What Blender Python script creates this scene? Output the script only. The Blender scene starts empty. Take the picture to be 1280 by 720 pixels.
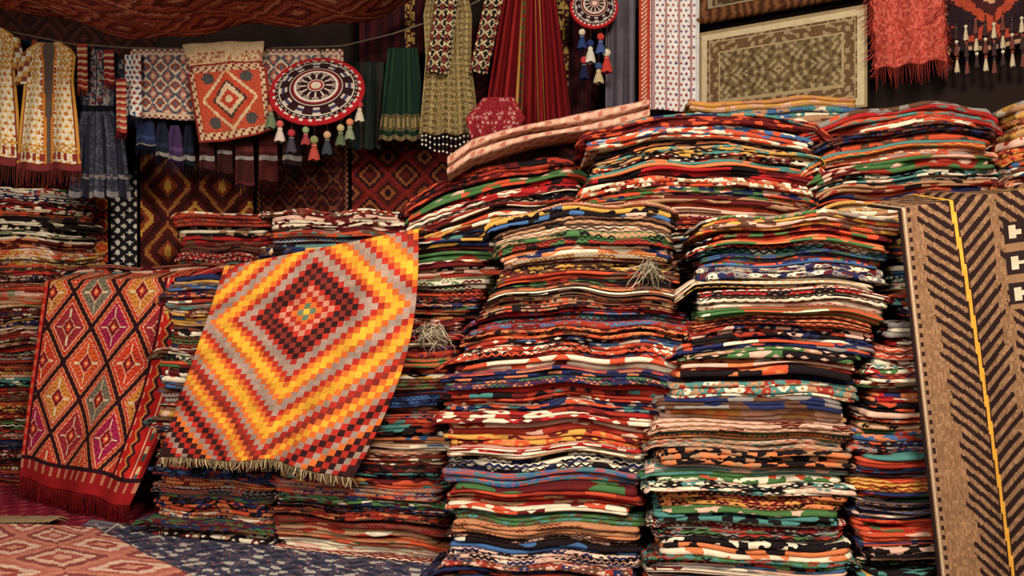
import bpy, math, numpy as np
from mathutils import Vector
PI=math.pi
def lin(c):
    c=np.array(c,float)/255.0
    return np.where(c<=0.04045,c/12.92,((c+0.055)/1.055)**2.4)
sc=bpy.context.scene
try: sc.view_settings.view_transform='Standard'
except Exception: pass

# ------------------------------------------------------------- materials
def nmat(name):
    m=bpy.data.materials.new(name); m.use_nodes=True
    nt=m.node_tree; b=nt.nodes['Principled BSDF']; b.inputs['Roughness'].default_value=1.0
    b.inputs['Specular IOR Level'].default_value=0.06
    return m,nt,b
def N(nt,t,**k):
    n=nt.nodes.new(t)
    for a,v in k.items(): setattr(n,a,v)
    return n
def math_n(nt,op,a,b=None,c=None):
    n=N(nt,'ShaderNodeMath',operation=op)
    for i,v in enumerate((a,b,c)):
        if v is None: continue
        if isinstance(v,(int,float)): n.inputs[i].default_value=v
        else: nt.links.new(v,n.inputs[i])
    return n.outputs[0]
def noise(nt,coord,scale,detail=3,rough=.6):
    n=N(nt,'ShaderNodeTexNoise'); n.inputs['Scale'].default_value=scale; n.inputs['Detail'].default_value=detail; n.inputs['Roughness'].default_value=rough
    nt.links.new(coord,n.inputs['Vector']); return n.outputs[0]
def finish_cloth(nt,b,col,coord,amt=0.35,fine=600,bump=0.5,bd=0.002,streak=None):
    L=nt.links
    n1=noise(nt,coord,22,6,.65); n2=noise(nt,coord,fine,2); n3=noise(nt,streak if streak is not None else coord,1.0 if streak is not None else 180,3)
    s=math_n(nt,'ADD',math_n(nt,'MULTIPLY',n1,amt*1.5),math_n(nt,'MULTIPLY',n2,amt*1.1))
    s=math_n(nt,'ADD',s,math_n(nt,'MULTIPLY',n3,amt*1.7))
    s=math_n(nt,'ADD',s,1.0-amt*2.15)
    vm=N(nt,'ShaderNodeVectorMath',operation='SCALE'); L.new(col,vm.inputs[0]); L.new(s,vm.inputs['Scale'])
    L.new(vm.outputs[0],b.inputs['Base Color'])
    bp=N(nt,'ShaderNodeBump'); bp.inputs['Strength'].default_value=bump; bp.inputs['Distance'].default_value=bd
    h=math_n(nt,'ADD',math_n(nt,'ADD',n2,n1),n3)
    L.new(h,bp.inputs['Height']); L.new(bp.outputs[0],b.inputs['Normal'])

def textile_material():
    m,nt,b=nmat('woven_textile')
    a=N(nt,'ShaderNodeAttribute',attribute_name='Col')
    tc=N(nt,'ShaderNodeTexCoord')
    finish_cloth(nt,b,a.outputs['Color'],tc.outputs['Object'],0.42,bump=.6,bd=.003)
    return m
TEX=textile_material()

PAL=[(148,48,34),(190,76,46),(202,116,70),(92,28,28),(28,21,22),(38,42,76),(64,94,134),(74,122,114),
     (70,104,58),(218,202,172),(208,164,140),(166,122,88),(94,62,46),(194,144,66),(132,122,114),(164,34,34)]
W_MIX=np.array([.13,.09,.05,.09,.14,.07,.045,.04,.07,.13,.06,.04,.05,.04,.04,.05])
W_DARK=np.array([.17,.06,.03,.16,.18,.06,.02,.02,.03,.11,.04,.05,.10,.03,.02,.05])
W_WARM=np.array([.16,.12,.07,.10,.13,.06,.03,.03,.06,.12,.06,.04,.05,.03,.02,.05])
W_BROWN=np.array([.17,.06,.03,.17,.13,.04,.01,.02,.02,.10,.06,.08,.13,.03,.03,.03])
W_PINK=np.array([.12,.09,.08,.07,.12,.05,.04,.04,.05,.12,.11,.07,.06,.05,.07,.02])
W_BEIGE=np.array([.05,.02,.02,.05,.04,.01,.01,.01,.01,.2,.16,.25,.1,.04,.1,.01])

def stack_material():
    m,nt,b=nmat('folded_kilims'); L=nt.links
    pal=N(nt,'ShaderNodeAttribute',attribute_name='pal'); rnd=N(nt,'ShaderNodeAttribute',attribute_name='rnd')
    sp=N(nt,'ShaderNodeSeparateColor'); L.new(pal.outputs['Color'],sp.inputs[0])
    sr=N(nt,'ShaderNodeSeparateColor'); L.new(rnd.outputs['Color'],sr.inputs[0])
    A,B,C=sp.outputs; r1,r2,D=sr.outputs
    uv=N(nt,'ShaderNodeUVMap',uv_map='UVMap'); su=N(nt,'ShaderNodeSeparateXYZ'); L.new(uv.outputs[0],su.inputs[0])
    u,v=su.outputs[0],su.outputs[1]
    tc=N(nt,'ShaderNodeTexCoord')
    wob=math_n(nt,'SUBTRACT',noise(nt,tc.outputs['Object'],140,2),.5)
    S=math_n(nt,'MULTIPLY_ADD',math_n(nt,'POWER',r1,1.5),30.0,9.0)
    cu=math_n(nt,'ADD',math_n(nt,'MULTIPLY',u,S),math_n(nt,'MULTIPLY',r2,77.0))
    cu=math_n(nt,'ADD',cu,math_n(nt,'MULTIPLY',wob,.15))
    asp=math_n(nt,'MULTIPLY_ADD',math_n(nt,'FRACT',math_n(nt,'MULTIPLY',r2,31.3)),1.4,.8)
    cv=math_n(nt,'ADD',math_n(nt,'MULTIPLY',v,math_n(nt,'MULTIPLY',S,asp)),math_n(nt,'MULTIPLY',r1,55.0))
    cv=math_n(nt,'ADD',cv,math_n(nt,'MULTIPLY',wob,.15))
    cm=N(nt,'ShaderNodeCombineXYZ'); L.new(cu,cm.inputs[0]); L.new(cv,cm.inputs[1])
    vo=N(nt,'ShaderNodeTexVoronoi',voronoi_dimensions='2D',distance='MANHATTAN'); vo.inputs['Scale'].default_value=1.0
    vo.inputs['Randomness'].default_value=0.62; L.new(cm.outputs[0],vo.inputs['Vector'])
    sv=N(nt,'ShaderNodeSeparateColor'); L.new(vo.outputs['Color'],sv.inputs[0])
    k=math_n(nt,'MULTIPLY',sv.outputs[0],math_n(nt,'MULTIPLY_ADD',r2,0.7,0.42))
    def sel(x,y,thr,src):
        g=math_n(nt,'GREATER_THAN',src,thr)
        mx=N(nt,'ShaderNodeMix'); mx.data_type='FLOAT'
        L.new(g,mx.inputs[0]); L.new(x,mx.inputs[2]); L.new(y,mx.inputs[3])
        return mx.outputs[0]
    i=sel(A,B,0.34,k); i=sel(i,C,0.55,k); i=sel(i,D,0.74,k)
    hearts=math_n(nt,'MULTIPLY',math_n(nt,'LESS_THAN',vo.outputs['Distance'],0.24),math_n(nt,'GREATER_THAN',r2,0.5))
    i=sel(i,D,0.5,hearts)
    zz=math_n(nt,'PINGPONG',math_n(nt,'MULTIPLY',u,math_n(nt,'MULTIPLY',S,2.0)),0.5)
    ln=math_n(nt,'FRACT',math_n(nt,'ADD',math_n(nt,'MULTIPLY',v,44.0),zz))
    st=math_n(nt,'MULTIPLY',math_n(nt,'GREATER_THAN',ln,0.66),math_n(nt,'GREATER_THAN',math_n(nt,'FRACT',math_n(nt,'MULTIPLY',r1,13.7)),0.70))
    i=sel(i,C,0.5,st)
    bn=math_n(nt,'FRACT',math_n(nt,'MULTIPLY',v,60.0))
    sb=math_n(nt,'MULTIPLY',math_n(nt,'GREATER_THAN',bn,0.6),math_n(nt,'LESS_THAN',math_n(nt,'FRACT',math_n(nt,'MULTIPLY',r2,17.1)),0.14))
    i=sel(i,B,0.5,sb)
    cr=N(nt,'ShaderNodeValToRGB'); cr.color_ramp.interpolation='CONSTANT'
    e=cr.color_ramp.elements
    while len(e)>1: e.remove(e[-1])
    e[0].position=0; e[0].color=(*lin(PAL[0]),1)
    for q in range(1,16):
        x=e.new(q/16.0); x.color=(*lin(PAL[q]),1)
    L.new(i,cr.inputs[0])
    sx=N(nt,'ShaderNodeCombineXYZ'); L.new(math_n(nt,'MULTIPLY',u,70.0),sx.inputs[0]); L.new(math_n(nt,'MULTIPLY',v,420.0),sx.inputs[1])
    finish_cloth(nt,b,cr.outputs[0],tc.outputs['Object'],0.38,fine=420,bump=0.75,bd=0.004,streak=sx.outputs[0])
    return m
STK=stack_material()

# ------------------------------------------------------------- mesh builder
def raw_mesh(name,V,F,smooth=True):
    me=bpy.data.meshes.new(name)
    me.vertices.add(len(V)); me.vertices.foreach_set('co',V.astype(np.float32).ravel())
    me.loops.add(F.size); me.loops.foreach_set('vertex_index',F.astype(np.int32).ravel())
    me.polygons.add(len(F)); me.polygons.foreach_set('loop_start',np.arange(0,F.size,4,dtype=np.int32))
    try: me.polygons.foreach_set('loop_total',np.full(len(F),4,dtype=np.int32))
    except Exception: pass
    me.update(calc_edges=True)
    me.polygons.foreach_set('use_smooth',np.full(len(F),smooth)); 
    return me
def gridfaces(H,W,base):
    i=np.arange(H-1)[:,None]*W+np.arange(W-1)[None,:]
    return np.stack([i,i+1,i+W+1,i+W],-1).reshape(-1,4)+base
class MB:
    def __init__(s): s.V=[];s.F=[];s.C=[];s.n=0
    def grid(s,P,C,mask=None):
        H,W=P.shape[:2]; f=gridfaces(H,W,s.n)
        C=np.broadcast_to(np.asarray(C,float),(H-1,W-1,3)).reshape(-1,3)
        if mask is not None: mk=mask.reshape(-1); f=f[mk]; C=C[mk]
        s.V.append(P.reshape(-1,3)); s.F.append(f); s.C.append(C); s.n+=H*W
    def tube(s,pts,r,col,k=6):
        pts=np.array(pts,float); n=len(pts); r=np.broadcast_to(np.asarray(r,float),(n,))
        d=np.gradient(pts,axis=0); d/=np.linalg.norm(d,axis=1)[:,None]+1e-9
        up=np.where(np.abs(d[:,2:3])>.9,np.array([[1.,0,0]]),np.array([[0,0,1.]]))
        a=np.cross(d,up); a/=np.linalg.norm(a,axis=1)[:,None]+1e-9; b=np.cross(d,a)
        th=np.linspace(0,2*PI,k+1)
        P=pts[:,None]+r[:,None,None]*(a[:,None]*np.cos(th)[None,:,None]+b[:,None]*np.sin(th)[None,:,None])
        s.grid(P,lin(col))
    def ball(s,c,r,col,nu=12,nv=8,rz=None):
        rz=rz or r
        t=np.linspace(0.02,PI-.02,nv); p=np.linspace(0,2*PI,nu+1)
        P=np.stack([c[0]+r*np.sin(t)[:,None]*np.cos(p),c[1]+r*np.sin(t)[:,None]*np.sin(p),c[2]+rz*np.cos(t)[:,None]*np.ones_like(p)],-1)
        s.grid(P,lin(col))
    def tassel(s,p,cord,L,r,col,head,rng):
        x,y,z=p
        s.tube([(x,y,z),(x+.003,y,z-cord*.5),(x,y,z-cord)],.0025,(60,40,35),4)
        z-=cord
        s.ball((x,y,z),r*.85,head,10,7)
        s.ball((x,y,z-r*1.2),r*.6,col,8,6)
        th=np.linspace(0,2*PI,25); t=np.linspace(0,1,7)
        rr=r*(.5+.75*t[:,None]**.7)*(1+.22*np.sin(12*th)[None,:])
        P=np.stack([x+rr*np.cos(th),y+rr*np.sin(th),z-r*1.5-L*t[:,None]*(1+.06*np.sin(5*th))],-1)
        s.grid(P,lin(col))
        s.ball((x,y,z-r*1.1),r*.62,(200,176,140),8,5,rz=r*.15)
    def fringe(s,pts,L,col,rng,out=(0,-1,0),r=.0022,spread=.012):
        for p in pts:
            l=L*rng.uniform(.7,1.15); dx=rng.normal(0,spread); o=np.array(out)*rng.uniform(0,.02)
            p=np.array(p)
            c=np.array(col)*rng.uniform(.75,1.1)
            s.tube([p,p+o*.5+np.array([dx*.3,0,-l*.5]),p+o+np.array([dx,0,-l])],[r,r*.9,r*.4],np.clip(c,0,255),3)
    def build(s,name,solid=0,parent=None,mat=None):
        V=np.concatenate(s.V);F=np.concatenate(s.F);C=np.concatenate(s.C)
        me=raw_mesh(name,V,F)
        ca=me.color_attributes.new('Col','FLOAT_COLOR','CORNER')
        cc=np.ones((len(F),4,4),np.float32); cc[:,:,:3]=C[:,None,:]
        ca.data.foreach_set('color',cc.ravel())
        me.materials.append(mat or TEX)
        o=bpy.data.objects.new(name,me); sc.collection.objects.link(o)
        if solid:
            md=o.modifiers.new('thickness','SOLIDIFY'); md.thickness=solid; md.offset=0
        if parent: o.parent=parent
        return o
def sheet(mb,pos,w,h,cell,pat,mask=None):
    nx=max(4,int(w/cell)); ny=max(4,int(h/cell))
    S,T=np.meshgrid(np.linspace(0,1,nx+1),np.linspace(0,1,ny+1))
    P=pos(S,T); Sc=(S[:-1,:-1]+S[1:,1:])/2; Tc=(T[:-1,:-1]+T[1:,1:])/2
    C=pat(Sc*w,Tc*h,w,h); mb.grid(P,C,None if mask is None else mask(Sc,Tc))
def P3(x,y,z): return np.stack(np.broadcast_arrays(x,y,z),-1)
def pick(idx,pal):
    a=np.array([lin(c) for c in pal]); return a[np.asarray(idx).astype(int)%len(pal)]
def hsh(a,b,s=0):
    x=np.sin(a*127.1+b*311.7+s*74.7)*43758.5453; return x-np.floor(x)

# ------------------------------------------------------------- stacks
def template():
    fa=[];fb=[];na=[];nb=[]
    def edge(f0,f1,n,k):
        for q in np.linspace(0,1,k,endpoint=False):
            fa.append(f0[0]+(f1[0]-f0[0])*q); fb.append(f0[1]+(f1[1]-f0[1])*q); na.append(n[0]); nb.append(n[1])
    def corner(f,t0,k=5):
        for q in np.linspace(0,PI/2,k,endpoint=False):
            fa.append(f[0]);fb.append(f[1]);na.append(math.cos(t0+q));nb.append(math.sin(t0+q))
    edge((0,0),(1,0),(0,-1),100); corner((1,0),-PI/2); edge((1,0),(1,1),(1,0),22); corner((1,1),0)
    edge((1,1),(0,1),(0,1),8); corner((0,1),PI/2); edge((0,1),(0,0),(-1,0),22); corner((0,0),PI)
    fa.append(0);fb.append(0);na.append(0);nb.append(-1)
    return [np.array(q,float) for q in (fa,fb,na,nb)]
FA,FB,NA,NB=template()
ACC=[9,1,9,13,10,8,7,9,6,4]
def stack(ctrl,line,depth,seed,wts=W_MIX,t=(.0098,.0185),dome=0,tilt=0,jit=1.0,wav=1.0,fringes=(),name='kilim_stack',flap=.16):
    rng=np.random.default_rng(seed); xc,yc,sl=line; th=math.atan(sl); c,s=math.cos(th),math.sin(th)
    cz=[q[0] for q in ctrl]; Ht=cz[-1]
    K=16; fx=rng.uniform(3,28,K); fy=rng.uniform(0,10,K); ph=rng.uniform(0,6.28,K); am=1/np.sqrt(fx/3)
    coef=np.zeros(K); z=0.0
    if not isinstance(wts,list): wts=[(99,wts)]
    Vs=[];Fs=[];UV=[];PA=[];RN=[];n=0; tops=[]
    while z<Ht:
        nt=int(rng.choice([1,2,2,3,3]))
        j0,j1=rng.normal(0,.016,2)*jit; jy=rng.normal(0,.015)*jit; rot=rng.normal(0,.02)*jit
        e0=e1=0
        if rng.uniform()<flap: e1=rng.uniform(.02,.05)
        if rng.uniform()<flap: e0=rng.uniform(.02,.05)
        ww=[w_ for zt,w_ in wts if z<=zt][0]; ww=ww/ww.sum()
        cols=rng.choice(16,5,replace=False,p=ww); r1=rng.uniform(); r2=rng.uniform()
        if rng.uniform()<.5: cols[3]=ACC[rng.integers(0,len(ACC))]
        tt0=rng.uniform(*t)
        if nt==3: tt0*=.85
        if nt==1: tt0*=1.3
        uo=rng.uniform(0,50)
        for q in range(nt):
            tt=tt0*rng.uniform(.7,1.3)
            xl0=np.interp(z,cz,[k[1] for k in ctrl]); xr0=np.interp(z,cz,[k[2] for k in ctrl])
            xl=xl0+j0-e0+rng.normal(0,.007); xr=xr0+j1+e1+rng.normal(0,.007)
            yo=(np.interp(z,cz,[k[3] for k in ctrl]) if len(ctrl[0])>3 else 0)+jy+rng.normal(0,.007)+(.014 if rng.uniform()<.12 else 0)
            al=(xl-xc)/c; ar=(xr-xc)/c; r=rng.uniform(.012,.04)
            a=al+r+FA*(ar-al-2*r); b=r+FB*(depth-2*r)
            off=np.zeros_like(a); arc=np.concatenate([[0],np.cumsum(np.hypot(np.diff(a+r*NA),np.diff(b+r*NB)))])
            for f_,am_ in ((5,.006),(12,.0045),(30,.0025),(65,.0014),(120,.0008)):
                off+=am_*np.sin(arc*f_*rng.uniform(.7,1.3)+rng.uniform(0,6.28))*jit
            if rng.uniform()<.3:
                p0=rng.uniform(.05,.95)*(ar-al); off-= .022*np.exp(-((arc-p0)/.07)**2)
            env=np.minimum(1,np.minimum(arc,arc[-1]-arc)/.05); off=off*env
            rn=tt*rng.uniform(.48,.78)
            ths=np.linspace(-PI/2,PI/2,6)
            orow=np.concatenate([[-.09],-rn+rn*np.cos(ths)**.8,[-.09]])
            sk=rng.uniform(-.10,.16)
            zrow=np.concatenate([[0],np.clip(.5+.5*np.sin(ths)-sk*np.cos(ths),0,1),[1]])
            vrow=np.concatenate([[0],.09+rn*(ths+PI/2)*1.2,[.18+rn*PI*1.2]])
            PAa=a+(r+off)[None]*NA+orow[:,None]*NA; PB=b+(r+off)[None]*NB+orow[:,None]*NB
            ca=(al+ar)/2; cb=depth/2
            A2=ca+(PAa-ca)*math.cos(rot)-(PB-cb)*math.sin(rot); B2=cb+(PAa-ca)*math.sin(rot)+(PB-cb)*math.cos(rot)+yo
            dco=rng.normal(0,.11,K)*tt*wav
            c2=(coef+dco)*.94
            def hz(A_,B_):
                phi=am[:,None,None]*np.sin(fx[:,None,None]*A_+fy[:,None,None]*B_+ph[:,None,None])
                return np.tensordot(coef,phi,1),np.tensordot(c2,phi,1)
            h0,h1=hz(A2,B2)
            amid=(A2-ca)/max(.1,(ar-al)/2)
            fz=np.clip(z/Ht,0,1)**2
            over=np.maximum(0,A2-(xr0-xc)/c-.015)+np.maximum(0,(xl0-xc)/c-.015-A2)
            def deform(am_): return fz*(-dome*np.abs(am_)**2.4+tilt*am_)
            zz=(z+h0)*(1-zrow[:,None])+(z+tt+h1)*zrow[:,None]
            zz=zz+deform(amid)-over*.55*min(1,z/.1)
            zz=np.maximum(zz,.002)
            X=xc+A2*c-B2*s; Y=yc+A2*s+B2*c
            P=np.stack([X,Y,zz],-1)
            uvv=np.stack(np.broadcast_arrays(arc[None]+uo,vrow[:,None]+q*.05),-1)
            last=(z+tt>=Ht) or (q==nt-1 and rng.uniform()<.3)
            if last:
                ex=[];exu=[]
                for sfac in (.75,.5,.25,.01):
                    Aq=ca+(A2[-1]-ca)*sfac; Bq=cb+(B2[-1]-cb)*sfac
                    q0,q1=hz(Aq[None],Bq[None]); am2=(Aq-ca)/max(.1,(ar-al)/2)
                    zq=z+tt+q1[0]+deform(am2)
                    ex.append(np.stack([xc+Aq*c-Bq*s,yc+Aq*s+Bq*c,zq],-1)); exu.append(np.stack([Aq+uo,Bq],-1))
                P=np.concatenate([P,np.array(ex)]); uvv=np.concatenate([uvv,np.array(exu)])
            H_,W_=P.shape[:2]
            Fs.append(gridfaces(H_,W_,n)); Vs.append(P.reshape(-1,3)); UV.append(uvv.reshape(-1,2))
            cc=rng.permutation(cols[:4]) if rng.uniform()<.35 else cols[:4]
            m_=H_*W_
            PA.append(np.tile(np.array([(cc[0]+.5)/16,(cc[1]+.5)/16,(cc[2]+.5)/16,1]),(m_,1)))
            RN.append(np.tile(np.array([r1,r2,(cc[3]+.5)/16,1]),(m_,1)))
            n+=m_; coef=c2; z+=tt
            tops.append((P[4,97],P[4,3]))
            if z>=Ht: break
    V=np.concatenate(Vs);F=np.concatenate(Fs);uv=np.concatenate(UV)
    me=raw_mesh(name,V,F)
    l=me.uv_layers.new(name='UVMap'); l.data.foreach_set('uv',uv[F.ravel()].astype(np.float32).ravel())
    for nm,arr in (('pal',PA),('rnd',RN)):
        at=me.color_attributes.new(nm,'FLOAT_COLOR','POINT'); at.data.foreach_set('color',np.concatenate(arr).astype(np.float32).ravel())
    me.materials.append(STK)
    o=bpy.data.objects.new(name,me); sc.collection.objects.link(o)
    if fringes:
        mb=MB()
        for (fz_,side,wd,L_) in fringes:
            i=int(np.argmin([abs(tp[0][2]-fz_) for tp in tops])); p=np.array(tops[i][side])
            sg=-1 if side==0 else 1
            for _ in range(int(wd*1000)):
                q=p+np.array([sg*rng.uniform(-.01,wd),-.002+rng.uniform(-.008,.006),rng.uniform(-.03,.012)])
                l=L_*rng.uniform(.2,1.1); dx=rng.normal(0,.03); cc=np.array((200,182,150))*rng.uniform(.6,1.1)
                mb.tube([q,q+np.array([dx*.2,-.008,-l*.3]),q+np.array([dx*.7+rng.normal(0,.01),-.012,-l*.7]),q+np.array([dx,-.010,-l])],[.002,.0018,.0016,.0007],np.clip(cc,0,255),3)
        mb.build('fringe',parent=o)
    return o

stack([(0,-2.85,-2.27),(.7,-2.87,-2.27),(1.46,-2.85,-2.28)],(-2.27,4.95,-.2),.45,11,W_DARK,t=(.010,.018))
stack([(0,-2.2,-1.40),(1.08,-2.2,-1.36)],(-1.36,4.58,-.42),.42,12,W_DARK,tilt=.01)
stack([(0,-1.40,-.90),(.5,-1.38,-.90),(1.01,-1.33,-.90)],(-.89,3.80,-.34),.44,13,W_DARK)
stack([(0,-.87,-.235),(.3,-.87,-.23),(.5,-.86,-.25),(.75,-.86,-.22),(.9,-.86,-.13),(1.0,-.86,-.05),(1.15,-.85,-.06)],
      (-.22,3.53,-.34),.42,14,[(.5,W_PINK),(9,W_DARK)],t=(.009,.016),fringes=[(.86,0,.07,.08)],tilt=.02)
stack([(0,-1.66,-1.2),(1.34,-1.64,-1.2)],(-1.2,4.98,-.05),.42,15,W_BROWN,t=(.014,.022),jit=1.3)
stack([(0,-1.07,-.42),(1.33,-1.07,-.43)],(-.42,4.42,-.02),.42,16,W_BROWN,t=(.012,.020),jit=1.4,dome=.02)
# main tower
stack([(0,-.205,.40),(.25,-.205,.40),(.5,-.225,.42),(.62,-.215,.52),(.76,-.20,.575),(.9,-.12,.53),(1.04,-.035,.51),(1.12,-.035,.51),(1.24,-.07,.50)],
      (.15,3.22,-.14),.47,51,[(.3,W_PINK),(.95,W_WARM),(9,W_BROWN)],fringes=[(1.06,0,.04,.08)],wav=1.1,dome=.045,tilt=.02)
# right tower
stack([(0,.43,1.0),(.4,.43,1.0),(.65,.46,1.0),(.77,.50,1.04),(.9,.57,1.10),(1.05,.56,1.11),(1.2,.58,1.15)],
      (.75,3.06,-.08),.46,22,[(.35,W_MIX),(.8,W_PINK),(9,W_MIX)],wav=1.1,dome=.03)
stack([(0,1.04,1.78),(.6,1.03,1.78),(.8,1.10,1.78),(.9,1.15,1.8),(1.19,1.18,1.8)],(1.1,3.04,-.05),.44,23,W_MIX,t=(.009,.016))
# upper back row
stack([(0,-.36,.27),(.9,-.36,.27),(1.2,-.40,.27),(1.43,-.38,.25)],(.0,3.9,-.12),.40,31,W_WARM,dome=.06,tilt=.07,jit=1.4,wav=1.2,flap=.3)
stack([(0,.32,.98),(1.15,.30,1.0),(1.35,.26,1.06),(1.59,.28,1.04)],(.65,3.60,-.05),.44,42,W_WARM,dome=.07,tilt=.0,jit=1.4,wav=1.2,flap=.3)
stack([(0,1.05,1.66),(1.15,1.05,1.66),(1.35,1.05,1.68),(1.61,1.02,1.64)],(1.3,3.56,-.05),.42,43,W_MIX,dome=.05,tilt=.045,jit=1.4,wav=1.2,flap=.3)
stack([(0,.75,1.42),(1.735,.75,1.42)],(.9,4.2,-.1),.28,34,[(1.6,W_BROWN),(9,W_BEIGE)],t=(.018,.026))
stack([(0,1.72,2.2),(1.61,1.70,2.2)],(1.75,3.45,-.1),.42,35,[(1.45,W_BROWN),(9,W_BEIGE)],t=(.016,.026),dome=.02)

# ------------------------------------------------------------- draped rugs
rng=np.random.default_rng(5)
def lerp(a,b,t): return a+(b-a)*t
def draped(TL,TR,BL,BR,flap,w,h,cell,pat,folds,name,back=(0,.18,0),rbulge=0,fr=None,frl=.05,frstep=.006,frr=.0028,sag=0):
    TL,TR,BL,BR=[np.array(q,float) for q in (TL,TR,BL,BR)]; f=flap/h; bk=np.array(back)
    def pos(S,T):
        C=lerp(TL[None,None],TR[None,None],S[...,None]); B=lerp(BL[None,None],BR[None,None],S[...,None])
        t2=np.clip((T-f)/(1-f),0,1)[...,None]; t1=np.clip(1-T/f,0,1)[...,None]
        P=C+(B-C)*t2+bk*t1
        tt=t2[...,0]
        P[...,0]+=rbulge*np.sin(PI*tt)*S
        P[...,1]+=folds(S,tt)*np.minimum(1,tt*6)
        P[...,2]+=.012*np.sin(S*9)*t1[...,0]
        P[...,2]+=.010*np.sin(S*11+1)*tt+ sag*np.sin(PI*S)*tt
        return P
    mb=MB(); sheet(mb,pos,w,h,cell,pat); o=mb.build(name,solid=.006)
    if fr:
        m2=MB(); n=int(w/frstep); S=np.linspace(.003,.997,n)[None]; e=pos(S,np.ones_like(S))[0]
        m2.fringe(e,frl,fr,rng,spread=.008,r=frr); m2.build('fringe',parent=o)
    return o
Y=(226,162,50);O=(212,104,44);R=(172,46,34);D=(54,28,28);G=(160,132,116);Tq=(100,120,92);PK=(198,130,104);BR_=(128,46,36)
def yellow(u,v,w,h):
    c=.0215; i=np.floor(u/c); j=np.floor(v/c)
    ring=np.floor(np.abs(i-17)*1.0+np.abs(j-16)).astype(int)
    seq=[Y,Tq,O,R,PK,R,D,BR_,D,R,G,G,R,O,Y,Y,O,G,G,R,O,Y,Y,O,G,R,BR_,O,Y,O,G,R,D,R,G,O,D,R,D,G,R,D]
    C=pick(np.clip(ring,0,len(seq)-1),seq)
    k=.78+.30*hsh(i,j)[...,None]
    ab=.92+.12*np.sin(v*47+.6*np.sin(u*9))[...,None]*np.sin(v*13+1)[...,None]
    fine=.92+.16*hsh(np.floor(u/.0054),np.floor(v/.0054),2)[...,None]
    return C*k*ab*fine
draped((-1.05,3.74,1.055),(-.315,3.45,1.178),(-1.275,3.72,.36),(-.535,3.47,.345),.12,.75,.92,.0054,yellow,
       lambda S,T: -.022*np.sin(S*7+T*2)*T-.03*np.exp(-((S-.80+.1*T)/.06)**2)*(1-.3*T)+.012*np.sin(S*19+T*3)*T,'draped_kilim_rug',
       rbulge=.07,fr=(190,162,120),frl=.035,frstep=.004,back=(.05,.2,0.0),frr=.002,sag=.02)
def redrug(u,v,w,h):
    q=.0065; u=np.floor(u/q)*q+q/2; v=np.floor(v/q)*q+q/2
    pu,pv=.27,.36
    a=(u-.06)/pu+v/pv; b=(u-.06)/pu-v/pv; fa=a-np.floor(a)-.5; fb=b-np.floor(b)-.5; m=np.maximum(abs(fa),abs(fb))
    cell=((np.floor(a)+2*np.floor(b)).astype(int))%6
    inner=pick(cell,[(208,84,40),(120,112,90),(160,34,72),(202,64,36),(204,130,56),(150,44,50)])
    C=inner*1.0
    def put(mask,c): C[mask]=lin(c)
    put(m>.33,(186,40,32)); put((m>.35)&(m<.37),(214,182,140)); put(m>.445,(48,20,26)); put((m>.42)&(m<.445),(204,130,76))
    z=(np.floor(m*50)%3==1)&(m>.20)&(m<.3)&(np.floor((fa+fb)*22)%2==0); put(z,(66,30,36))
    put(m<.16,(208,170,124)); put(m<.14,(136,30,36)); put(m<.10,(50,24,32)); put(m<.075,(204,64,40)); put(m<.03,(214,184,116))
    hooks=(np.abs(abs(fa)-abs(fb))<.03)&(m>.16)&(m<.27); put(hooks,(214,188,150))
    L=.04; Rw=.20; side=(u<L)|(u>w-Rw)
    put(side,(184,36,30))
    s=w-u
    k=np.floor(v/.03); zg=np.abs((v/.06)%1-.5)*.05
    rb=u>w-Rw
    put(rb&(s>Rw-.012),(44,20,26)); put(rb&(s>Rw-.03)&(s<Rw-.018)&(k%2==0),(214,178,136))
    put(rb&(np.abs(s-.11-zg)<.012),(52,26,34)); put(rb&(np.abs(s-.125-zg)<.006),(204,126,60))
    put(rb&(s<.075)&(s>.068),(214,184,146)); put(rb&(s<.05)&(s>.03)&(k%3==0),(214,178,126)); put(rb&(s<.05)&(s>.03)&(k%3==1),(70,84,80)); put(rb&(s<.015),(120,24,26))
    put((u<L)&(u>L-.012),(44,20,26)); put((u<.02)&(k%2==0),(196,90,60))
    put(v>h-.10,(140,26,28)); put((v>h-.10)&(np.floor(u/.02)%3==0)&(v<h-.055),(176,110,80)); put((v>h-.12)&(v<=h-.10),(44,20,26))
    return C*(.88+.24*hsh(np.floor(u/q),np.floor(v/q),5)[...,None])
draped((-2.17,4.76,1.01),(-1.345,4.42,1.025),(-2.245,4.66,.11),(-1.575,4.21,.09),.12,.92,1.16,.0065,redrug,
       lambda S,T: -.02*np.sin(S*8+T*3)*T+.014*np.sin(S*17+1)*T-.03*np.exp(-((S-.86)/.08)**2)*T,'draped_red_kilim_rug',
       fr=(126,24,26),frl=.085,frstep=.003,back=(.1,.22,.05),rbulge=.05)
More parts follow.
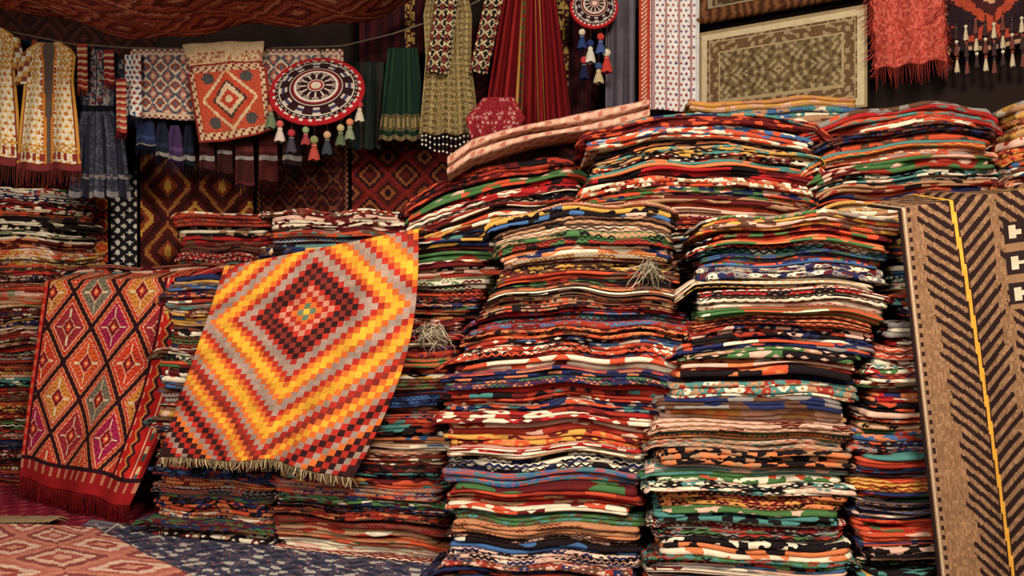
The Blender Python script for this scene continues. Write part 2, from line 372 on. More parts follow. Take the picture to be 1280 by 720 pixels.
def brown(u,v,w,h):
    C=pick((hsh(np.floor(u/.004),np.floor(v/.010))*4).astype(int),[(130,95,66),(114,82,57),(142,105,74),(122,88,61)])
    def put(m,c): C[m]=lin(c)
    for n_,(xa,xb) in enumerate(((.135,.215),(.335,.43),(.56,.64))):
        x0=xa+(xb-xa)*v/h
        d=np.abs(u-x0); ph=(v+d*.9)/.036+.5*n_; f=ph-np.floor(ph); jj=hsh(np.floor(ph),np.sign(u-x0)+n_)
        put((d>.006)&(d<.080+.02*jj)&(f<.60-.14*d/.09),(38,24,22))
        put((d<.0055),(206,148,52)); put((d>=.0055)&(d<.009),(50,30,25))
    mot=(u>.275)&(v>.22)&(v<.46)
    mu=np.floor((u-.275)/.015); mv=np.floor((v-.22)/.012)
    put(mot,(130,95,66)); band=(mv%7)
    put(mot&(band<5),(40,27,25)); put(mot&(band==2)&(mu%3!=0),(190,172,142)); put(mot&((band==1)|(band==3))&(mu%3==1),(190,172,142))
    for e in (u,w-u):
        put(e<.03,(134,100,72)); put(e<.010,(36,24,22)); put((e>.014)&(e<.020),(180,160,130))
        put((e>.022)&(e<.03)&(np.floor(v/.014)%2==0),(44,28,25))
    return C
draped((1.085,2.88,1.20),(1.80,2.80,1.31),(1.20,2.86,.06),(1.92,2.78,.06),.14,.72,1.32,.0045,brown,
       lambda S,T: -.010*np.sin(S*9+T*2)*T+.008*np.sin(S*21+T),'hanging_herringbone_rug',back=(0,.25,.03),fr=(150,120,90),frl=.03)

def beige(u,v,w,h):
    a=np.sin(u*70)*np.sin(v*90)+.5*np.sin(u*160+v*40)
    return pick(np.where(a>.55,1,np.where(a<-.7,2,0)),[(184,138,114),(154,92,72),(196,156,130)])
mb=MB()
for (dz,dy,rz0,ph) in ((0,0,.022,0),(.042,.015,.024,1.2)):
    def foldpos(S,T):
        th=T*2*PI; rx=.15; rz=rz0+.005*np.sin(S*9+ph)
        x=-.24+.74*S; z=1.44+dz+.19*S+.015*np.sin(S*5)+rz*np.sign(np.sin(th))*np.abs(np.sin(th))**.6-.03*np.maximum(0,1-S/.12)
        y=3.93+dy-.06*S+rx*np.cos(th)+.01*np.sin(S*11+ph)
        return P3(x,y,z)
    sheet(mb,foldpos,.74,.6,.008,beige)
    for s_ in (0,1):
        T=np.linspace(0,1,41)[None]; ring=foldpos(np.full_like(T,s_),T)[0]; c_=ring.mean(0)
        mb.grid(np.stack([ring,ring*.5+c_*.5,ring*.02+c_*.98]),lin((130,80,64)))
mb.build('folded_runner_rug')

# ------------------------------------------------------------- hanging goods
def hang(x0,x1,zt,zb,y=5.12,n=3,amp=.015,prof=None,skew=0,sl=0,ph=0):
    xc=(x0+x1)/2; hw=(x1-x0)/2
    def pos(S,T):
        k=np.interp(T,[q[0] for q in prof],[q[1] for q in prof]) if prof else 1.0
        x=xc+(S-.5)*2*hw*k+skew*T
        yy=y+sl*(x-xc)+amp*np.sin(2*PI*n*S+ph+T*1.5)*(.3+.7*T)
        z=zt+(zb-zt)*T+.006*np.sin(2*PI*n*S+ph)*T
        return P3(x,yy,z)
    return pos
def hung(name,x0,x1,zt,zb,pat,fr=None,frl=.05,cell=.006,extra=None,**k):
    mb=MB(); pos=hang(x0,x1,zt,zb,**k); sheet(mb,pos,x1-x0,zt-zb,cell,pat)
    o=mb.build(name,solid=.004)
    if fr or extra:
        m2=MB()
        if fr:
            S=np.linspace(.01,.99,max(8,int((x1-x0)/.006)))[None]; e=pos(S,np.ones_like(S))[0]
            m2.fringe(e,frl,fr,rng,r=.003,spread=.006)
        if extra: extra(m2,pos)
        m2.build('trimming',parent=o)
    return o
def diamonds(pal,pu=.16,pv=.2,step=7,q=.008,border=None):
    def f(u,v,w,h):
        u=np.floor(u/q)*q+q/2; v=np.floor(v/q)*q+q/2
        a=u/pu-np.floor(u/pu)-.5; b=v/pv-np.floor(v/pv)-.5
        r=np.floor((np.abs(a)+np.abs(b))*step).astype(int)
        C=pick(r,pal)
        if border:
            e=np.minimum(np.minimum(u,w-u),np.minimum(v,h-v)); C[e<.03]=lin(border[0]); C[(e<.02)&((np.floor(u/.015)+np.floor(v/.015))%2==0)]=lin(border[1])
        return C*(.8+.35*hsh(np.floor(u/q),np.floor(v/q))[...,None])
    return f
def stripes(pal,wd=.02,vert=True,zig=0):
    def f(u,v,w,h):
        t=(u if vert else v); o=(v if vert else u)
        k=np.floor((t+zig*np.abs((o/.05)%2-1))/wd); return pick(k,pal)
    return f
def florets(base,cols,c=.034,r=.42):
    def f(u,v,w,h):
        j=np.floor(v/c); uu=u+(j%2)*c/2; i=np.floor(uu/c)
        a=uu/c-i-.5; b=v/c-j-.5; d=np.hypot(a,b); th=np.arctan2(b,a)
        C=np.broadcast_to(lin(base),u.shape+(3,)).copy()
        k=(hsh(i,j)*len(cols)).astype(int)
        m=d<r*(.75+.25*np.cos(th*5)); C[m]=pick(k,cols)[m]; C[d<.12]=lin((140,40,36))
        return C
    return f
def vestpat(u,v,w,h):
    C=florets((214,204,178),[(200,146,56),(208,164,76),(190,124,52)],c=.03,r=.48)(u,v,w,h)
    x=np.abs(u/w-.5); t=v/h
    o0=.05+.02*np.sin(t*6); oo=o0+np.maximum(0,.10-t*.6); op=x<oo; C[op]=lin((84,70,60)); ed=(~op)&(x<oo+.035); C[ed]=lin((186,112,40))
    ed2=(~op)&(~ed)&(x<oo+.06)&(np.floor(v/.01)%2==0); C[ed2]=lin((140,50,40))
    C[(x>.455)]=lin((188,132,56)); C[(x>.44)&(x<.455)]=lin((120,50,40))
    yk=(t<.3)&(x>.2)&((np.floor(u/.012)+np.floor(v/.012))%2==0); C[yk]=lin((184,132,54))
    bnd=(t>.80)&(t<.86); C[bnd&~op&((np.floor(u/.012)+np.floor(v/.012))%2==0)]=lin((184,128,52)); C[(t>.86)&(t<.92)&((np.floor(u/.014))%2==0)&~op]=lin((130,50,44)); C[t>.94]=lin((110,44,40))
    return C
vp=[(0,.40),(.05,.75),(.11,.92),(.3,.84),(.6,.98),(1,1.12)]
def sleeves(sgns,L=.16,pal=((204,190,158),(186,134,60),(120,60,44))):
    def ex(m,pos):
        for sg in sgns:
            p=pos(np.array([[.5+.5*sg]]),np.array([[.07]]))[0,0]
            T_=np.linspace(0,1,14); th=np.linspace(0,2*PI,17)
            cx=p[0]-sg*.01+sg*.03*T_; cz=p[2]-L*T_; rr=.030+.008*T_
            P=np.stack([cx[:,None]+rr[:,None]*np.cos(th),p[1]+.01+rr[:,None]*.5*np.sin(th)*(1+.2*np.sin(th*4)),cz[:,None]+0*th],-1)
            hh=np.arange(13)[:,None]; ww=np.arange(16)[None]
            m.grid(P,pick((hh//2+ww//2)%3,pal))
    return ex
hung('embroidered_vest',-2.69,-2.40,2.25,1.58,vestpat,fr=(110,56,48),frl=.09,n=2,amp=.022,prof=vp,skew=-.02,y=5.0,extra=sleeves((-1,1)))
hung('embroidered_vest',-2.385,-2.10,2.17,1.55,vestpat,fr=(120,50,44),frl=.08,n=2,amp=.022,prof=vp,skew=-.01,y=4.96,extra=sleeves((-1,)))
hung('embroidered_vest',-2.92,-2.68,2.28,1.66,vestpat,fr=(110,56,48),frl=.09,n=2,amp=.02,prof=vp,y=5.03)
def darkj(u,v,w,h):
    k=hsh(np.floor(u/.012),np.floor(v/.012)); C=pick((np.floor(u/.03)%2).astype(int),[(38,48,62),(28,30,40)]); C[(np.abs(u/w-.5)<.06)]=lin((150,60,44)); C[(v/h>.8)&(k>.5)]=lin((150,128,90)); return C
hung('dark_jacket',-2.60,-2.25,2.24,1.62,darkj,n=4,amp=.02,prof=vp,y=5.2)
hung('dark_jacket',-2.26,-2.02,2.22,1.62,darkj,n=3,amp=.02,prof=vp,y=5.22,extra=sleeves((-1,1),.2,((60,90,80),(40,50,70),(150,60,44))))
def denim(u,v,w,h):
    t=v/h; x=np.abs(u/w-.5); k=hsh(np.floor(u/.010),np.floor(v/.010))
    C=pick((k*4).astype(int),[(62,62,72),(50,50,60),(74,74,84),(58,58,68)])
    bod=(t<.4)&(x<.34)&(k>.55); C[bod]=lin((140,130,120)); C[(t<.4)&(x<.3)&(k<.12)]=lin((130,40,40)); C[(t>.38)&(t<.42)]=lin((20,18,24)); C[(t>.96)]=lin((126,120,118)); 
    C[(t<.35)&(x<.03)]=lin((20,18,22)); st=(t>.45)&(np.floor(u/.022)%4==0); C[st]=lin((34,34,44)); C[(t>.84)&(t<.88)&(k>.4)]=lin((120,110,102))
    return C
hung('embroidered_dress',-2.20,-1.90,2.16,1.43,denim,n=5,amp=.028,prof=[(0,.35),(.05,.7),(.12,.75),(.4,.52),(.6,.85),(1,1.05)],y=5.06,extra=sleeves((-1,1),.15,((50,50,60),(120,112,104),(36,36,46))))
for x0,zt,zb,c1,c2 in ((-2.12,2.17,1.95,(150,60,40),(120,26,30)),(-1.99,2.14,1.98,(130,36,36),(110,26,30)),(-1.93,2.0,1.74,(120,30,34),(160,60,50))):
    hung('woven_sash',x0,x0+.05,zt,zb,stripes([c1,c2,(180,150,110)],.01,False),n=1,amp=.01,fr=c1,frl=.04,y=4.99)
ikat=diamonds([(190,160,132),(160,88,68),(66,78,92),(198,172,140),(134,62,52),(86,94,100)],.075,.09,6,.005,border=((188,160,132),(104,52,52)))
hung('patterned_wall_textile',-1.90,-.84,2.17,1.82,ikat,n=3,amp=.008,y=5.10)
hung('tasselled_cloth',-1.91,-1.83,2.13,1.83,florets((206,198,180),[(56,72,106),(140,50,50)],c=.025),fr=(40,46,70),frl=.06,n=1,y=5.05)
for x0,x1,zt,zb,c in ((-1.90,-1.80,1.86,1.70,(36,42,66)),(-1.80,-1.73,1.82,1.64,(28,30,42)),(-1.74,-1.66,1.80,1.62,(62,42,72)),(-1.66,-1.60,1.80,1.60,(24,26,36)),(-1.58,-1.50,1.80,1.58,(60,30,30)),(-1.49,-1.41,1.83,1.56,(50,24,24)),(-1.4,-1.3,1.8,1.5,(60,26,26)),(-1.28,-1.18,1.8,1.52,(70,28,26)),(-1.16,-1.06,1.8,1.6,(44,26,28))):
    hung('hanging_pouch',x0,x1,zt,zb,stripes([c,c,c,c,c,tuple(min(255,q*1.4) for q in c),c,(130,122,112)],.022,False),fr=c,frl=.06,n=1,amp=.015,prof=[(0,.5),(.3,.9),(1,1)],y=5.16)
def bag(u,v,w,h):
    q=.007; u=np.floor(u/q)*q+q/2; v=np.floor(v/q)*q+q/2
    C=np.broadcast_to(lin((196,166,126)),u.shape+(3,)).copy()
    def put(m,c): C[m]=lin(c)
    vv=v-.10; x=u-w/2; cy=(h+.10)/2; y=v-cy
    body=v>.11; put(body,(166,68,44)); e=np.minimum(np.minimum(u,w-u),np.minimum(vv-.01,h-v))
    put(body&(e<.045),(190,158,120)); put(body&(e<.045)&((np.floor(u/.014)+np.floor(v/.014))%3==0),(110,46,38)); put(body&(e<.012),(130,46,34))
    d=np.abs(x)*1.05+np.abs(y); put(body&(e>=.045)&(d<.16),(190,160,120)); put(body&(d<.14),(168,64,40)); put(body&(d<.10),(60,46,42)); put(body&(d<.085),(194,164,128)); put(body&(d<.055),(162,54,38)); put(body&(d<.025),(194,164,124))
    put(body&(e>=.045)&(d>.17)&(np.hypot(np.abs(x)-.1,np.abs(y)-.11)<.03),(70,64,62))
    put((v<.11)&(v>.05)&(hsh(np.floor(u/.012),np.floor(v/.012))>.6),(156,98,70))
    return C*(.85+.3*hsh(np.floor(u/q),np.floor(v/q))[...,None])
def bagpos(S,T):
    TL=np.array([-1.62,5.03,2.175]);TR=np.array([-1.215,5.03,2.19]);BR=np.array([-1.165,5.01,1.755]);BL=np.array([-1.53,5.01,1.69])
    P=lerp(lerp(TL,TR,S[...,None]),lerp(BL,BR,S[...,None]),T[...,None])
    P[...,1]-=.035*np.sin(PI*S)*np.sin(PI*T)+.008*np.sin(S*14); P[...,2]-=.02*np.sin(PI*S)*(T-.3)
    P[...,0]-=.03*np.sin(PI*T)*(S-.5)*2*(T<.3)
    return P
mb=MB(); sheet(mb,bagpos,.42,.50,.005,bag); o=mb.build('woven_saddle_bag',solid=.006)
def disc(name,cx,cy,cz,R_,tilt,tass):
    mb=MB(); r=np.linspace(0.01,1,41); th=np.linspace(0,2*PI,145)
    RR,TH=np.meshgrid(r,th,indexing='ij')
    rim=R_*(1+.02*np.cos(TH*24)*(RR>.95))
    dx=RR*rim*np.cos(TH); dz=RR*rim*np.sin(TH); dome=.035*(1-RR**2)
    ca,sa=math.cos(tilt),math.sin(tilt)
    P=P3(cx+dx, cy+dz*sa-dome*ca, cz+dz*ca+dome*sa)
    rc=(RR[:-1,:-1]+RR[1:,1:])/2; tc=(TH[:-1,:-1]+TH[1:,1:])/2; k=lambda n:(np.floor(tc/(2*PI)*n)%2==0)
    C=np.zeros(rc.shape+(3,)); 
    def put(m,c): C[m]=lin(c)
    put(rc<2,(44,22,26)); put(rc<.10,(200,180,156)); put((rc>.10)&(rc<.15),(140,40,40)); put((rc>.15)&(rc<.19),(190,170,150))
    put((rc>.2)&(rc<.44)&(np.floor(tc/(2*PI)*48)%4==0),(196,178,156)); put((rc>.36)&(rc<.42)&(np.floor(tc/(2*PI)*48)%4!=2),(140,120,110)); put((rc>.44)&(rc<.48),(204,190,168)); put((rc>.48)&(rc<.54),(120,30,36))
    put((rc>.56)&(rc<.59),(180,156,136)); put((rc>.62)&(rc<.80)&(np.floor(tc/(2*PI)*60)%5<2),(190,172,150)); put((rc>.68)&(rc<.75)&(np.floor(tc/(2*PI)*60)%5<2),(60,60,84))
    put((rc>.8)&(rc<.825),(190,176,156)); put((rc>.85)&(rc<.88)&k(90),(180,164,146)); put((rc>=.89),(160,28,34)); put((rc>=.91)&k(60)&(rc<.96),(200,180,160))
    mb.grid(P,C); o=mb.build(name,solid=.008)
    m2=MB(); t=np.linspace(0,2*PI,80)
    m2.tube([(cx+R_*1.01*math.cos(q),cy+R_*1.01*math.sin(q)*sa,cz+R_*1.01*math.sin(q)*ca) for q in t],.008,(160,30,34),8)
    for (dx_,cord,L,rr,col,hd) in tass:
        zz=math.sqrt(max(0,1-(dx_/R_)**2)) if abs(dx_)<R_ else 0
        m2.tassel((cx+dx_,cy-R_*zz*sa,cz-R_*zz*ca),cord,L,rr,col,hd,rng)
    m2.tube([(cx,cy+R_*sa,cz+R_*ca),(cx,cy+.08,cz+R_*ca+.04),(cx,5.12,cz+R_*ca+.07)],.004,(60,40,30),5)
    m2.build('tassels',parent=o)
tz=[(-.215,.05,.06,.024,(100,110,80),(190,100,74)),(-.16,.05,.05,.022,(196,176,158),(180,80,74)),(-.10,.06,.06,.022,(64,56,64),(170,50,56)),
    (-.03,.03,.04,.020,(140,56,56),(130,146,100)),(.01,.075,.06,.024,(160,66,54),(130,130,84)),(.07,.06,.06,.022,(52,56,60),(190,146,110)),(.13,.05,.05,.022,(84,92,66),(180,160,110)),
    (.17,.05,.05,.022,(120,126,98),(196,120,84)),(.21,.02,.05,.020,(194,176,150),(170,56,56))]
disc('round_tasselled_hanging',-.94,4.94,1.93,.22,.62,tz)
def green(u,v,w,h):
    C=pick(np.floor(u/.02)%2,[(30,50,34),(22,38,28)]); t=v/h
    C[(t>.72)&(t<.9)]=lin((86,76,50)); C[(t>.76)&(t<.86)&(np.floor(u/.012)%2==0)]=lin((140,120,74)); C[t>.95]=lin((110,92,64)); return C
hung('embroidered_green_skirt',-.68,-.43,2.2,1.73,green,n=4,amp=.02,prof=[(0,.6),(1,1)],y=5.2)
hung('embroidered_green_skirt',-.85,-.66,2.15,1.70,stripes([(34,42,36),(24,28,28),(44,38,34)],.03),n=3,amp=.02,y=5.3)
def robe(u,v,w,h):
    C=pick((np.floor(u/.03)%2).astype(int),[(60,22,26),(40,18,20)]); C[(np.abs(u/w-.7)<.06)&(hsh(np.floor(u/.008),np.floor(v/.012))>.5)]=lin((150,120,60)); return C
hung('dark_robe',-.80,-.42,2.62,1.95,robe,n=4,amp=.02,y=5.36)
def beads(m2,pos):
    S=np.linspace(.05,.95,14)[None]; e=pos(S,np.ones_like(S))[0]
    for i,p in enumerate(e):
        L=.05+.05*(1-abs(i-6.5)/7)
        m2.tube([p,p+np.array([0,0,-L])],.002,(40,30,30),4)
        for k in range(5): m2.ball(tuple(p+np.array([0,-.002,-L*(k+1)/5])),.006,[(206,194,172),(40,34,40)][k%2],6,5)
gold=diamonds([(132,110,66),(92,74,44),(152,130,86)],.03,.03,4,.004)
hung('brocade_vest',-.47,-.17,2.48,1.74,gold,n=3,amp=.02,prof=[(0,.6),(.2,.8),(.5,.75),(1,1)],y=5.06,extra=beads,skew=.01)
blackemb=diamonds([(26,22,24),(34,28,28),(180,160,116),(32,24,26),(134,52,44)],.04,.05,6,.005)
hung('embroidered_sash',-.36,-.25,2.5,2.03,blackemb,n=1,amp=.01,y=5.0,skew=-.06)
hung('embroidered_sash',-.11,-.02,2.5,2.03,blackemb,n=1,amp=.01,y=5.0,skew=-.10)
def redd(u,v,w,h):
    C=pick((np.floor(u/.02)%3).astype(int),[(120,22,26),(94,16,20),(132,30,30)]); s=(u/w)
    for q in (.36,.42,.62,.68): C[np.abs(s-q)<.010]=lin((170,124,54))
    C[(np.abs(s-.39)<.02)&(np.floor(v/.02)%2==0)]=lin((60,70,44))
    C[v/h>.95]=lin((136,100,56)); return C
hung('red_dress',-.15,.33,2.5,1.72,redd,n=7,amp=.045,prof=[(0,.5),(.3,.66),(1,1)],y=5.16,skew=-.01)
hung('red_embroidered_cloth',-.21,.08,1.90,1.70,florets((136,36,42),[(180,136,120),(104,20,28)],c=.022),n=2,amp=.02,y=4.94,prof=[(0,.5),(.5,1),(1,.7)],skew=-.03)
hung('dark_robe',-.1,.42,2.5,1.8,robe,n=4,amp=.02,y=5.32)
disc('round_tasselled_hanging',.40,5.0,2.35,.11,.3,[(-.06,.04,.05,.02,(40,56,98),(200,180,150)),(-.02,.08,.06,.022,(196,186,166),(40,50,90)),(.03,.05,.05,.022,(60,76,116),(180,56,50)),(.06,.14,.06,.024,(176,56,48),(200,186,156)),(0.02,.19,.05,.022,(180,156,120),(56,66,106)),(-.05,.17,.06,.022,(30,30,56),(170,56,56))])
hung('grey_shawl',.47,.62,2.5,1.84,stripes([(96,86,92),(80,72,78),(68,60,68)],.02),n=3,amp=.015,y=5.14)
def white(u,v,w,h):
    C=florets((214,208,198),[(140,60,76),(84,66,116),(170,80,56)],c=.026,r=.36)(u,v,w,h)
    C[u<.055]=lin((160,56,38)); C[(u>.012)&(u<.04)&((np.floor(u/.007)+np.floor(v/.007))%3==0)]=lin((210,184,154)); C[(u>.06)&(u<.066)]=lin((84,56,56))
    st=(u>.066)&(np.floor((u-.066)/.0125)%5==0); C[st]=lin((160,120,118))
    C[(u>w-.02)]=lin((190,184,176)); return C
hung('suzani_wall_panel',.63,.93,2.5,1.86,white,n=1,amp=.006,y=5.08,cell=.004)

def angled(x,off=0): return 5.12-.8*(x-.93)-off
def carp(u,v,w,h):
    q=.005; u=np.floor(u/q)*q; v=np.floor(v/q)*q; x=np.abs(u-w/2); y=np.abs(v-h/2)
    a=np.sin(x*95+2*np.sin(y*40))*np.sin(y*95+2*np.sin(x*33))+.6*np.sin(x*160+y*60)*np.sin(y*130)
    C=pick(np.where(a>.5,1,np.where(a<-.5,2,0)),[(108,88,58),(150,130,94),(80,62,44)])
    e=np.minimum(np.minimum(u,w-u),np.minimum(v,h-v))
    C[(e<.11)]=pick(np.where(a>.3,1,0),[(98,72,48),(146,124,90)])[e<.11]
    C[(e>.105)&(e<.115)]=lin((156,134,96)); C[(e>.05)&(e<.056)]=lin((166,144,106)); C[e<.045]=lin((190,170,132)); C[e<.012]=lin((146,124,90))
    return C
def cpos(S,T):
    x=.935+.655*S; return P3(x,angled(x,.01),lerp(2.25,1.79,T)+0*S)
mb=MB(); sheet(mb,cpos,.84,.46,.004,carp); mb.build('mounted_carpet',solid=.01)
def wood_mat():
    m,nt,b=nmat('carved_wood'); L=nt.links
    tc=N(nt,'ShaderNodeTexCoord'); w=N(nt,'ShaderNodeTexWave'); w.inputs['Scale'].default_value=9; w.inputs['Distortion'].default_value=6; L.new(tc.outputs['Object'],w.inputs[0])
    cr=N(nt,'ShaderNodeValToRGB'); cr.color_ramp.elements[0].color=(*lin((60,34,22)),1); cr.color_ramp.elements[1].color=(*lin((112,70,40)),1)
    L.new(w.outputs[0],cr.inputs[0]); L.new(cr.outputs[0],b.inputs['Base Color']); b.inputs['Roughness'].default_value=.5; return m
WOOD=wood_mat()
mb=MB()
prof=[(0,0),(0,.03),(.02,.045),(.035,.03),(.05,.038),(.07,.02),(.07,0)]
def bar(x0,z0,x1,z1,inx,inz):
    P=[]
    for (d,hh) in prof:
        row=[]
        for e,(xx,zz) in enumerate(((x0,z0),(x1,z1))):
            sx=(1 if e==0 else -1)
            X=xx+inx*d+(sx*d*0.78 if inz else 0); Z=zz+inz*d+((1 if (z1>z0)==(e==0) else -1)*d if inx else 0)
            row.append((X-hh*.62,angled(X,hh*.78),Z))
        P.append(row)
    mb.grid(np.array(P,float),lin((150,116,70)))
bar(.92,2.29,1.62,2.29,0,1); bar(.92,2.78,1.62,2.78,0,-1); bar(.92,2.29,.92,2.78,.78,0); bar(1.62,2.29,1.62,2.78,-.78,0)
fr=mb.build('picture_frame',mat=WOOD)
m2=MB(); S,T=np.meshgrid(np.linspace(0,1,60),np.linspace(0,1,40))
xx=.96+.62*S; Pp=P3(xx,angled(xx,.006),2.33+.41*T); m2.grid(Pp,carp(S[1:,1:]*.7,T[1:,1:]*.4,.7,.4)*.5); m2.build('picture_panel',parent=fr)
def shawl(u,v,w,h): return pick((hsh(np.floor(u/.006),np.floor(v/.012))*3).astype(int),[(176,72,58),(152,56,46),(190,92,74)])
hung('red_fringed_shawl',1.57,1.81,2.42,1.94,shawl,fr=(160,60,50),frl=.09,n=3,amp=.02,sl=-.8,y=angled(1.69,.09),skew=.03,
     extra=lambda m,pos:[m.fringe(pos(np.full((1,70),s_),np.linspace(.02,1,70)[None])[0],.05,(170,66,54),rng,r=.003,spread=.03) for s_ in (0,.0,1)])
net=diamonds([(146,48,36),(184,134,94),(64,30,30),(156,62,40),(40,26,30),(36,24,28)],.30,.34,7,.008,border=((40,26,28),(160,120,90)))
def tass2(m,pos):
    for row in range(3):
        for k,s_ in enumerate(np.linspace(.03,.97,14)):
            p=pos(np.array([[s_]]),np.array([[1.0-.16*row]]))[0,0]; L=.02+.012*(k%3)
            m.tassel(tuple(p+np.array([0,-.012-.004*(3-row),0])),L,.045,.009,[(56,38,38),(180,160,128),(100,54,46)][(k+row)%3],[(196,182,156),(120,60,48),(50,40,40)][(k+2*row)%3],rng)
hung('tasselled_wall_kilim',1.83,2.22,2.42,1.97,net,n=2,amp=.01,sl=-.8,y=angled(2.02,.05),extra=tass2)
hung('green_shawl',2.14,2.4,2.0,1.60,stripes([(96,112,96),(170,154,120),(80,90,80)],.02),n=2,sl=-.8,y=angled(2.27,.1))

redk=[(190,62,34),(206,90,42),(116,24,24),(190,62,34),(44,26,36),(210,136,62)]
hung('wall_kilim',-2.73,-2.22,1.56,.6,diamonds(redk,.16,.12,8,.009),n=1,amp=.006,y=5.62)
hung('wall_kilim',-2.20,-2.06,1.62,.6,diamonds([(196,186,170),(30,26,30),(30,26,30),(190,178,156)],.07,.06,4,.008),n=1,amp=.004,y=5.62)
hung('wall_kilim',-2.04,-1.42,1.72,.5,diamonds([(184,130,54),(126,52,30),(56,26,22),(76,26,24),(148,88,42),(66,24,22),(50,22,20),(84,28,24)],.3,.36,11,.012),n=1,amp=.006,y=5.62)
hung('wall_kilim',-1.40,-.9,1.9,.5,diamonds([(66,22,20),(48,20,20),(88,34,26),(40,20,20),(100,56,36)],.12,.16,8,.01,border=((56,22,20),(126,84,56))),n=1,amp=.006,y=5.62)
hung('wall_kilim',-.88,-.3,1.9,.5,diamonds([(88,26,22),(54,24,24),(130,70,36),(38,20,22),(112,32,28)],.2,.2,9,.01),n=1,amp=.006,y=5.62)
hung('wall_kilim',-.28,.5,2.4,.8,diamonds([(54,22,22),(38,18,20),(74,28,26)],.2,.2,9,.012),n=1,amp=.006,y=5.62)
hung('wall_kilim',-2.95,-1.95,2.55,1.8,diamonds([(44,20,18),(32,16,16),(58,28,22)],.2,.2,9,.012),n=1,amp=.006,y=5.62)

mb=MB(); rp=[(-2.95,5.12,2.34),(-2.6,5.12,2.28),(-2.2,5.12,2.2),(-1.9,5.12,2.18),(-1.4,5.12,2.175),(-.85,5.12,2.19),(-.6,5.12,2.25),(-.3,5.12,2.35),(-.16,5.12,2.42)]
t=np.linspace(0,len(rp)-1,80); rp=np.array(rp); pts=np.stack([np.interp(t,range(len(rp)),rp[:,k]) for k in range(3)],-1)
mb.tube(pts,.004,(110,94,76),8); mb.build('hanging_rope')

def canopat(u,v,w,h):
    q=.014; u=np.floor(u/q)*q; v=np.floor(v/q)*q
    a=np.abs((u/.42)%1-.5)+np.abs((v/.5)%1-.5); r=np.floor(a*12).astype(int)
    C=pick(r,[(214,150,110),(150,70,56),(96,44,44),(190,100,74),(176,84,62),(120,54,46),(206,136,100),(170,80,60),(110,50,46),(186,96,70),(160,74,58),(214,150,112)])
    C[(hsh(u/q,v/q)>.86)]=lin((120,60,50))
    C[(np.abs(u-w*.18-v*.2)<.012)]=lin((226,196,166)); return C
def canpos(S,T):
    x=-2.85+2.43*S; y=3.55+1.5*T
    z=2.235+.17*((x+1.6)/1.15)**2+.02*(1-T)+.03*np.sin(x*6+T*3)+.012*np.sin(x*15-T*4)-.05*np.sin(PI*T)
    return P3(x,y,z)
mb=MB(); sheet(mb,canpos,2.5,1.5,.012,canopat); mb.build('canopy_rug',solid=.008)

# ------------------------------------------------------------- floor rugs
def floor_rug(name,quad,z,w,h,pat,cell=.01):
    q=[np.array(p,float) for p in quad]
    def pos(S,T):
        P=lerp(lerp(q[0],q[1],S[...,None]),lerp(q[3],q[2],S[...,None]),T[...,None])
        return P3(P[...,0],P[...,1],z+.004*(1+np.sin(P[...,0]*9)*np.sin(P[...,1]*8)))
    mb=MB(); sheet(mb,pos,w,h,cell,pat); return mb.build(name,solid=.008)
def crim(u,v,w,h):
    a=np.sin(u*50)*np.sin(v*60)+.5*np.sin(u*120); C=pick(np.where(a>.7,1,np.where(a<-.6,2,0)),[(128,30,48),(160,64,68),(92,20,36)]); e=np.minimum(v,h-v); C[e<.05]=lin((200,164,144)); return C
floor_rug('crimson_floor_rug',((-3.1,5.35),(-1.35,4.7),(-1.75,3.35),(-3.2,4.1)),.006,1.9,1.2,crim)
def navy(u,v,w,h):
    q=.009; u=np.floor(u/q)*q; v=np.floor(v/q)*q
    a=np.sin(u*42+1.5*np.sin(v*30))*np.sin(v*46+1.2*np.sin(u*21))+.6*np.sin(u*97)*np.sin(v*88)
    C=pick(np.where(a>.62,1,np.where(a<-.6,2,np.where(np.abs(a)<.07,3,0))),[(64,64,80),(180,168,152),(44,44,58),(130,88,84)])
    e=np.minimum(u,w-u); C[(e<.12)&(np.floor(v/.03)%2==0)]=lin((120,110,112)); C[(e>.12)&(e<.135)]=lin((186,172,154)); return C
floor_rug('blue_floor_rug',((-1.74,4.24),(.35,3.35),(.4,1.8),(-1.6,1.8)),.016,2.1,2.2,navy)
def pinkp(u,v,w,h):
    q=.012; u=np.floor(u/q)*q; v=np.floor(v/q)*q
    a=np.abs((u/.36)%1-.5)+np.abs((v/.42)%1-.5); r=np.floor(a*9).astype(int)
    C=pick(r,[(200,146,122),(164,84,70),(210,170,142),(138,68,66),(194,124,98),(180,102,86),(214,178,150),(152,70,62),(200,140,114)]); return C*(.85+.3*hsh(u/q,v/q)[...,None])
floor_rug('pink_floor_rug',((-2.35,4.12),(-1.66,4.05),(-1.0,3.3),(-2.6,3.0)),.030,1.2,1.1,pinkp)
mb=MB()
for k in range(700):
    t_=rng.uniform(0,1); x=lerp(-2.35,-1.85,t_); y=4.10+rng.uniform(-.02,.03); a=rng.uniform(1.0,2.2)
    mb.tube([(x,y,.045),(x+.03*math.cos(a),y+.05*math.sin(a),.05),(x+.06*math.cos(a),y+.12*math.sin(a),.025)],.003,(176,148,108),3)
mb.build('floor_rug_fringe')

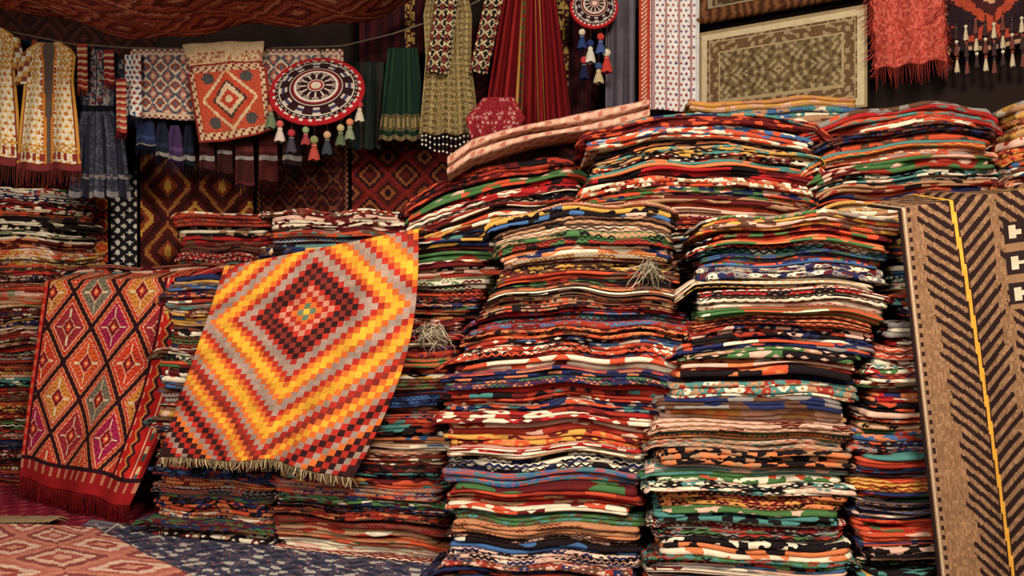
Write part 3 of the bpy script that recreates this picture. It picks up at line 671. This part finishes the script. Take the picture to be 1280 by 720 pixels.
# ------------------------------------------------------------- room shell
def shell_mat(name,c1,c2,scale=3):
    m,nt,b=nmat(name); L=nt.links; tc=N(nt,'ShaderNodeTexCoord'); n=N(nt,'ShaderNodeTexNoise'); n.inputs['Scale'].default_value=scale; n.inputs['Detail'].default_value=8
    L.new(tc.outputs['Object'],n.inputs[0]); cr=N(nt,'ShaderNodeValToRGB'); cr.color_ramp.elements[0].position=.35; cr.color_ramp.elements[1].position=.7
    cr.color_ramp.elements[0].color=(*lin(c1),1); cr.color_ramp.elements[1].color=(*lin(c2),1); L.new(n.outputs[0],cr.inputs[0]); L.new(cr.outputs[0],b.inputs['Base Color'])
    bp=N(nt,'ShaderNodeBump'); bp.inputs['Strength'].default_value=.3; L.new(n.outputs[0],bp.inputs['Height']); L.new(bp.outputs[0],b.inputs['Normal']); return m
WALL=shell_mat('plaster_dark',(26,20,18),(42,30,26)); FLOOR=shell_mat('stone_floor',(120,104,96),(160,144,134),5); CEIL=shell_mat('ceiling_dark',(34,26,22),(50,38,30))
def prism(name,foot,z0,z1,mat):
    n=len(foot); V=[(x,y,z0) for x,y in foot]+[(x,y,z1) for x,y in foot]
    F=[tuple(range(n-1,-1,-1)),tuple(range(n,2*n))]+[(i,(i+1)%n,n+(i+1)%n,n+i) for i in range(n)]
    me=bpy.data.meshes.new(name); me.from_pydata(V,[],F); me.materials.append(mat); o=bpy.data.objects.new(name,me); sc.collection.objects.link(o)
prism('floor',[(-3.3,-2),(3.3,-2),(3.3,6),(-3.3,6)],-.1,0,FLOOR)
prism('wall_back',[(-3.3,5.7),(.72,5.7),(.72,5.85),(-3.3,5.85)],0,2.85,WALL)
prism('wall_left',[(-3.3,2.2),(-3.15,2.2),(-3.15,5.7),(-3.3,5.7)],0,2.85,WALL)
w0=(.62,angled(.62,-.12)); w1=(3.0,angled(3.0,-.12))
prism('wall_right',[(w0[0],w0[1]),(w1[0],w1[1]),(w1[0]+.1,w1[1]+.12),(w0[0]+.1,w0[1]+.5)],0,2.85,WALL)
prism('ceiling',[(-3.3,3.2),(3.3,3.2),(3.3,6),(-3.3,6)],2.85,2.95,CEIL)

# ------------------------------------------------------------- light
w=bpy.data.worlds.new('World'); sc.world=w; w.use_nodes=True
w.node_tree.nodes['Background'].inputs[0].default_value=(1.0,.93,.88,1); w.node_tree.nodes['Background'].inputs[1].default_value=.24
def area(name,loc,tgt,size,e,col):
    l=bpy.data.lights.new(name,'AREA'); l.size=size; l.energy=e; l.color=col; o=bpy.data.objects.new(name,l); sc.collection.objects.link(o)
    o.location=loc; o.rotation_euler=(Vector(tgt)-Vector(loc)).to_track_quat('-Z','Y').to_euler()
area('key_light',(.6,.5,2.9),(.1,3.8,.8),.6,215,(1,.91,.80))  # unseen key lamp set above the open front, aimed at the stacks
area('hangings_fill',(-1.7,.4,1.9),(-.7,4.8,1.6),.9,90,(1,.93,.86))  # added fill lamp out of view, brightens the upper hangings

cam=bpy.data.cameras.new('camera'); cam.lens=36; cam.sensor_width=36
co=bpy.data.objects.new('camera',cam); sc.collection.objects.link(co); co.location=(0,0,.98); co.rotation_euler=(PI/2,0,0)
sc.camera=co
